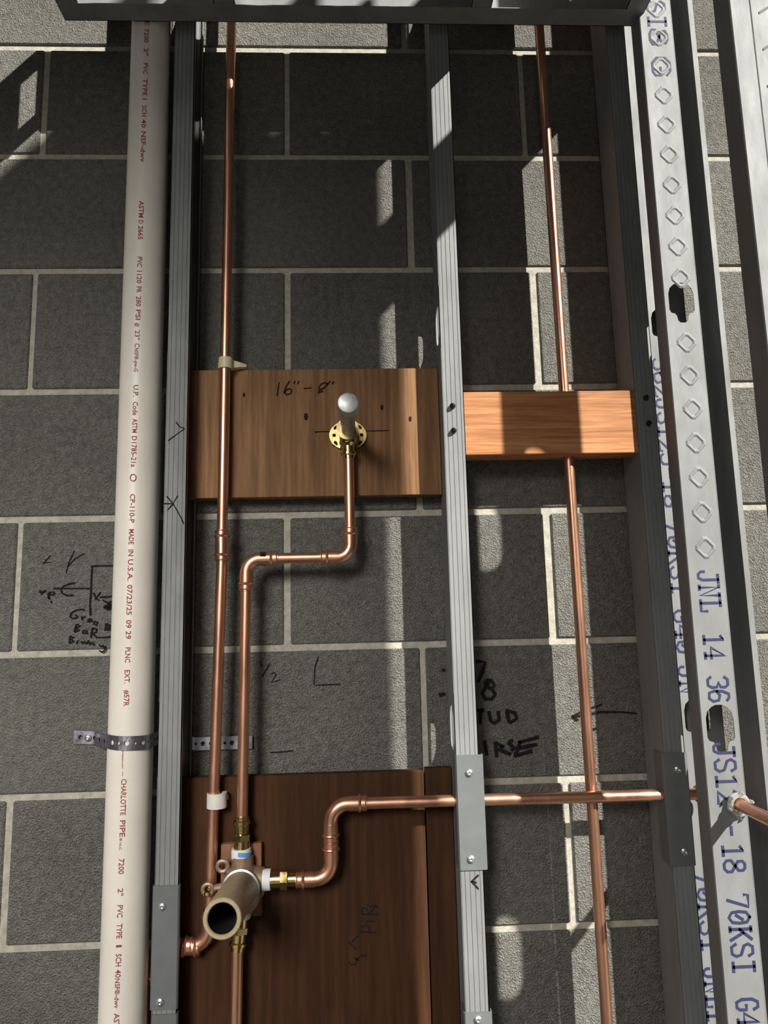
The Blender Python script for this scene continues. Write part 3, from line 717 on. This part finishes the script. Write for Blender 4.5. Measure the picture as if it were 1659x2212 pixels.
# protective sleeve
s0 = P(520, 1921, -.072); s1 = P(479.5, 1985, -.188); sl_ = (s1-s0).length
RO, RI = .0232, .0172
m = MB(); m.lathe(s0, s1, [(-.004,RO*.9),(0,RO),(sl_-.004,RO),(sl_-.001,RO*.985),(sl_,RO*.94),(sl_,RI+.0012),(sl_-.0015,RI)], 40, False)
m.build('sleeve', M['guard'], va)
m = MB(); m.lathe(s0, s1, [(sl_*.2,.0005),(sl_*.2,RI),(sl_-.0015,RI)], 40, False); m.build('sleeve_bore', M['bore'], va)  # inner wall coloured near-black to paint in the sleeve's inner shade
ax = (s1-s0).normalized(); m = MB(); m.lathe(s0, s1, [(-.001,RO),(0,RO+.0024),(.0035,RO+.0024),(.0045,RO)], 36); m.build('retaining_ring', M['chrome'], va)
# threaded joints
adapter(va, P(523,1762,Y2), P(522,1836,Y2)); tape(va, P(521.5,1832,Y2), P(521.5,1853,Y2), .0138, True)
adapter(va, P(513,2052,Y2), P(520,1978,Y2)); tape(va, P(521.5,1960,Y2), P(520.5,1982,Y2), .0135)
yv = P(566,1898,Y2).z
adapter(va, (q0.x+.006,Y3+.004,q0.z), (P(580,1899,Y3).x,Y3+.004,q0.z)); tape(va, (P(567,1898,Y3).x,Y3+.005,q0.z), (P(584,1898,Y3).x,Y3+.005,q0.z), .0140)

# ================================================================== CLIPS, STRAP
def clip(name, label, px, py, Y, m, ear_dx, h, r=.0108):
    c = P(px, py, Y); t = thing(name, label, 'pipe clip')
    mb = MB(); R = []
    for i in range(29):
        a = math.radians(-130+260*i/28)
        R.append([(c.x+rr*math.sin(a), c.y-rr*math.cos(a), c.z+e) for rr, e in ((CRD+.0002,-h),(r,-h),(r,h),(CRD+.0002,h))])
    mb.rings(R).build('collar', M[m], t)
    mb = MB(); mb.rings([[(c.x+.006,c.y+.002,c.z-h*.7),(c.x+.006,YW-.0005,c.z-h*.7),(c.x+.006,YW-.0005,c.z+h*.9),(c.x+.006,c.y+.002,c.z+h*.9)],
        [(c.x+ear_dx*.7,c.y+.006,c.z-h*.35),(c.x+ear_dx*.7,YW-.0005,c.z-h*.35),(c.x+ear_dx*.7,YW-.0005,c.z+h*.55),(c.x+ear_dx*.7,c.y+.006,c.z+h*.55)],
        [(c.x+ear_dx,c.y+.010,c.z-h*.2),(c.x+ear_dx,YW-.0005,c.z-h*.2),(c.x+ear_dx,YW-.0005,c.z+h*.25),(c.x+ear_dx,c.y+.010,c.z+h*.25)]])
    mb.box(c.x-.013, c.x+.006, c.y+.0075, YW-.0005, c.z-h*.5, c.z+h*.6)
    mb.build('ear', M[m], t, smooth=False)
    return t
clip('pipe_clip', 'cream plastic clip holding the left copper riser at the top of the board', 487.5, 786, Y1, 'cream', .030, .0085)
clip('pipe_clip', 'white plastic clip holding the left copper riser above the brass valve', 468.5, 1728, Y1, 'white', .014, .0098, .0138)

# perforated strap: flat strip with punched holes bent along a path
spth = [P(160,1592,-.003), P(205,1594,-.003), P(232,1603,-.045)]
zS = P(262,1605,-.092).z
for i in range(13):
    a = math.radians(-66+132*i/12); spth.append(Vector((PX+(PR+.0018)*math.sin(a), PY-(PR+.0018)*math.cos(a), zS+.002-.004*i/12)))
spth += [Vector((xl-.010,-.050,zS)), Vector((xl+.002,-.012,zS+.0)), P(420,1607,-.0055), P(545,1603,-.004)]
spth[-4].z = spth[-5].z; spth[-3].z = spth[-5].z
SL = [0]
for a, b in zip(spth, spth[1:]): SL.append(SL[-1]+(b-a).length)
def smap(u, tt, s_):
    s_ = max(0, min(SL[-1], s_))
    for i in range(len(SL)-1):
        if s_ <= SL[i+1]+1e-9: break
    k = (s_-SL[i])/max(SL[i+1]-SL[i],1e-9); p = spth[i].lerp(spth[i+1], k); d_ = (spth[i+1]-spth[i]).normalized()
    n = Vector((d_.y, -d_.x, 0)).normalized()
    return p + Vector((0,0,1))*u + n*tt
hs = []; s_ = .010; kk = 0
while s_ < SL[-1]-.008:
    rr = .0034 if kk % 2 == 0 else .0020
    hs.append((0, s_, [(rr*math.cos(a), rr*math.sin(a)) for a in [2*math.pi*i/10 for i in range(10)]], .0048)); s_ += .0105; kk += 1
# extra cuts along the path so that the strip bends with it
m = MB(); plate(m, -.0092, .0092, 0, SL[-1], hs, .0009, lambda u, tt, z: smap(u, tt, z))
ps = thing('perforated_strap', 'shiny perforated steel strap bent around the white plastic pipe', 'strap')
m.build('band', M['strap'], ps, smooth=False)
pan_screw(P(190,1594,-.0045), (0,-1,0), ps, .0052)
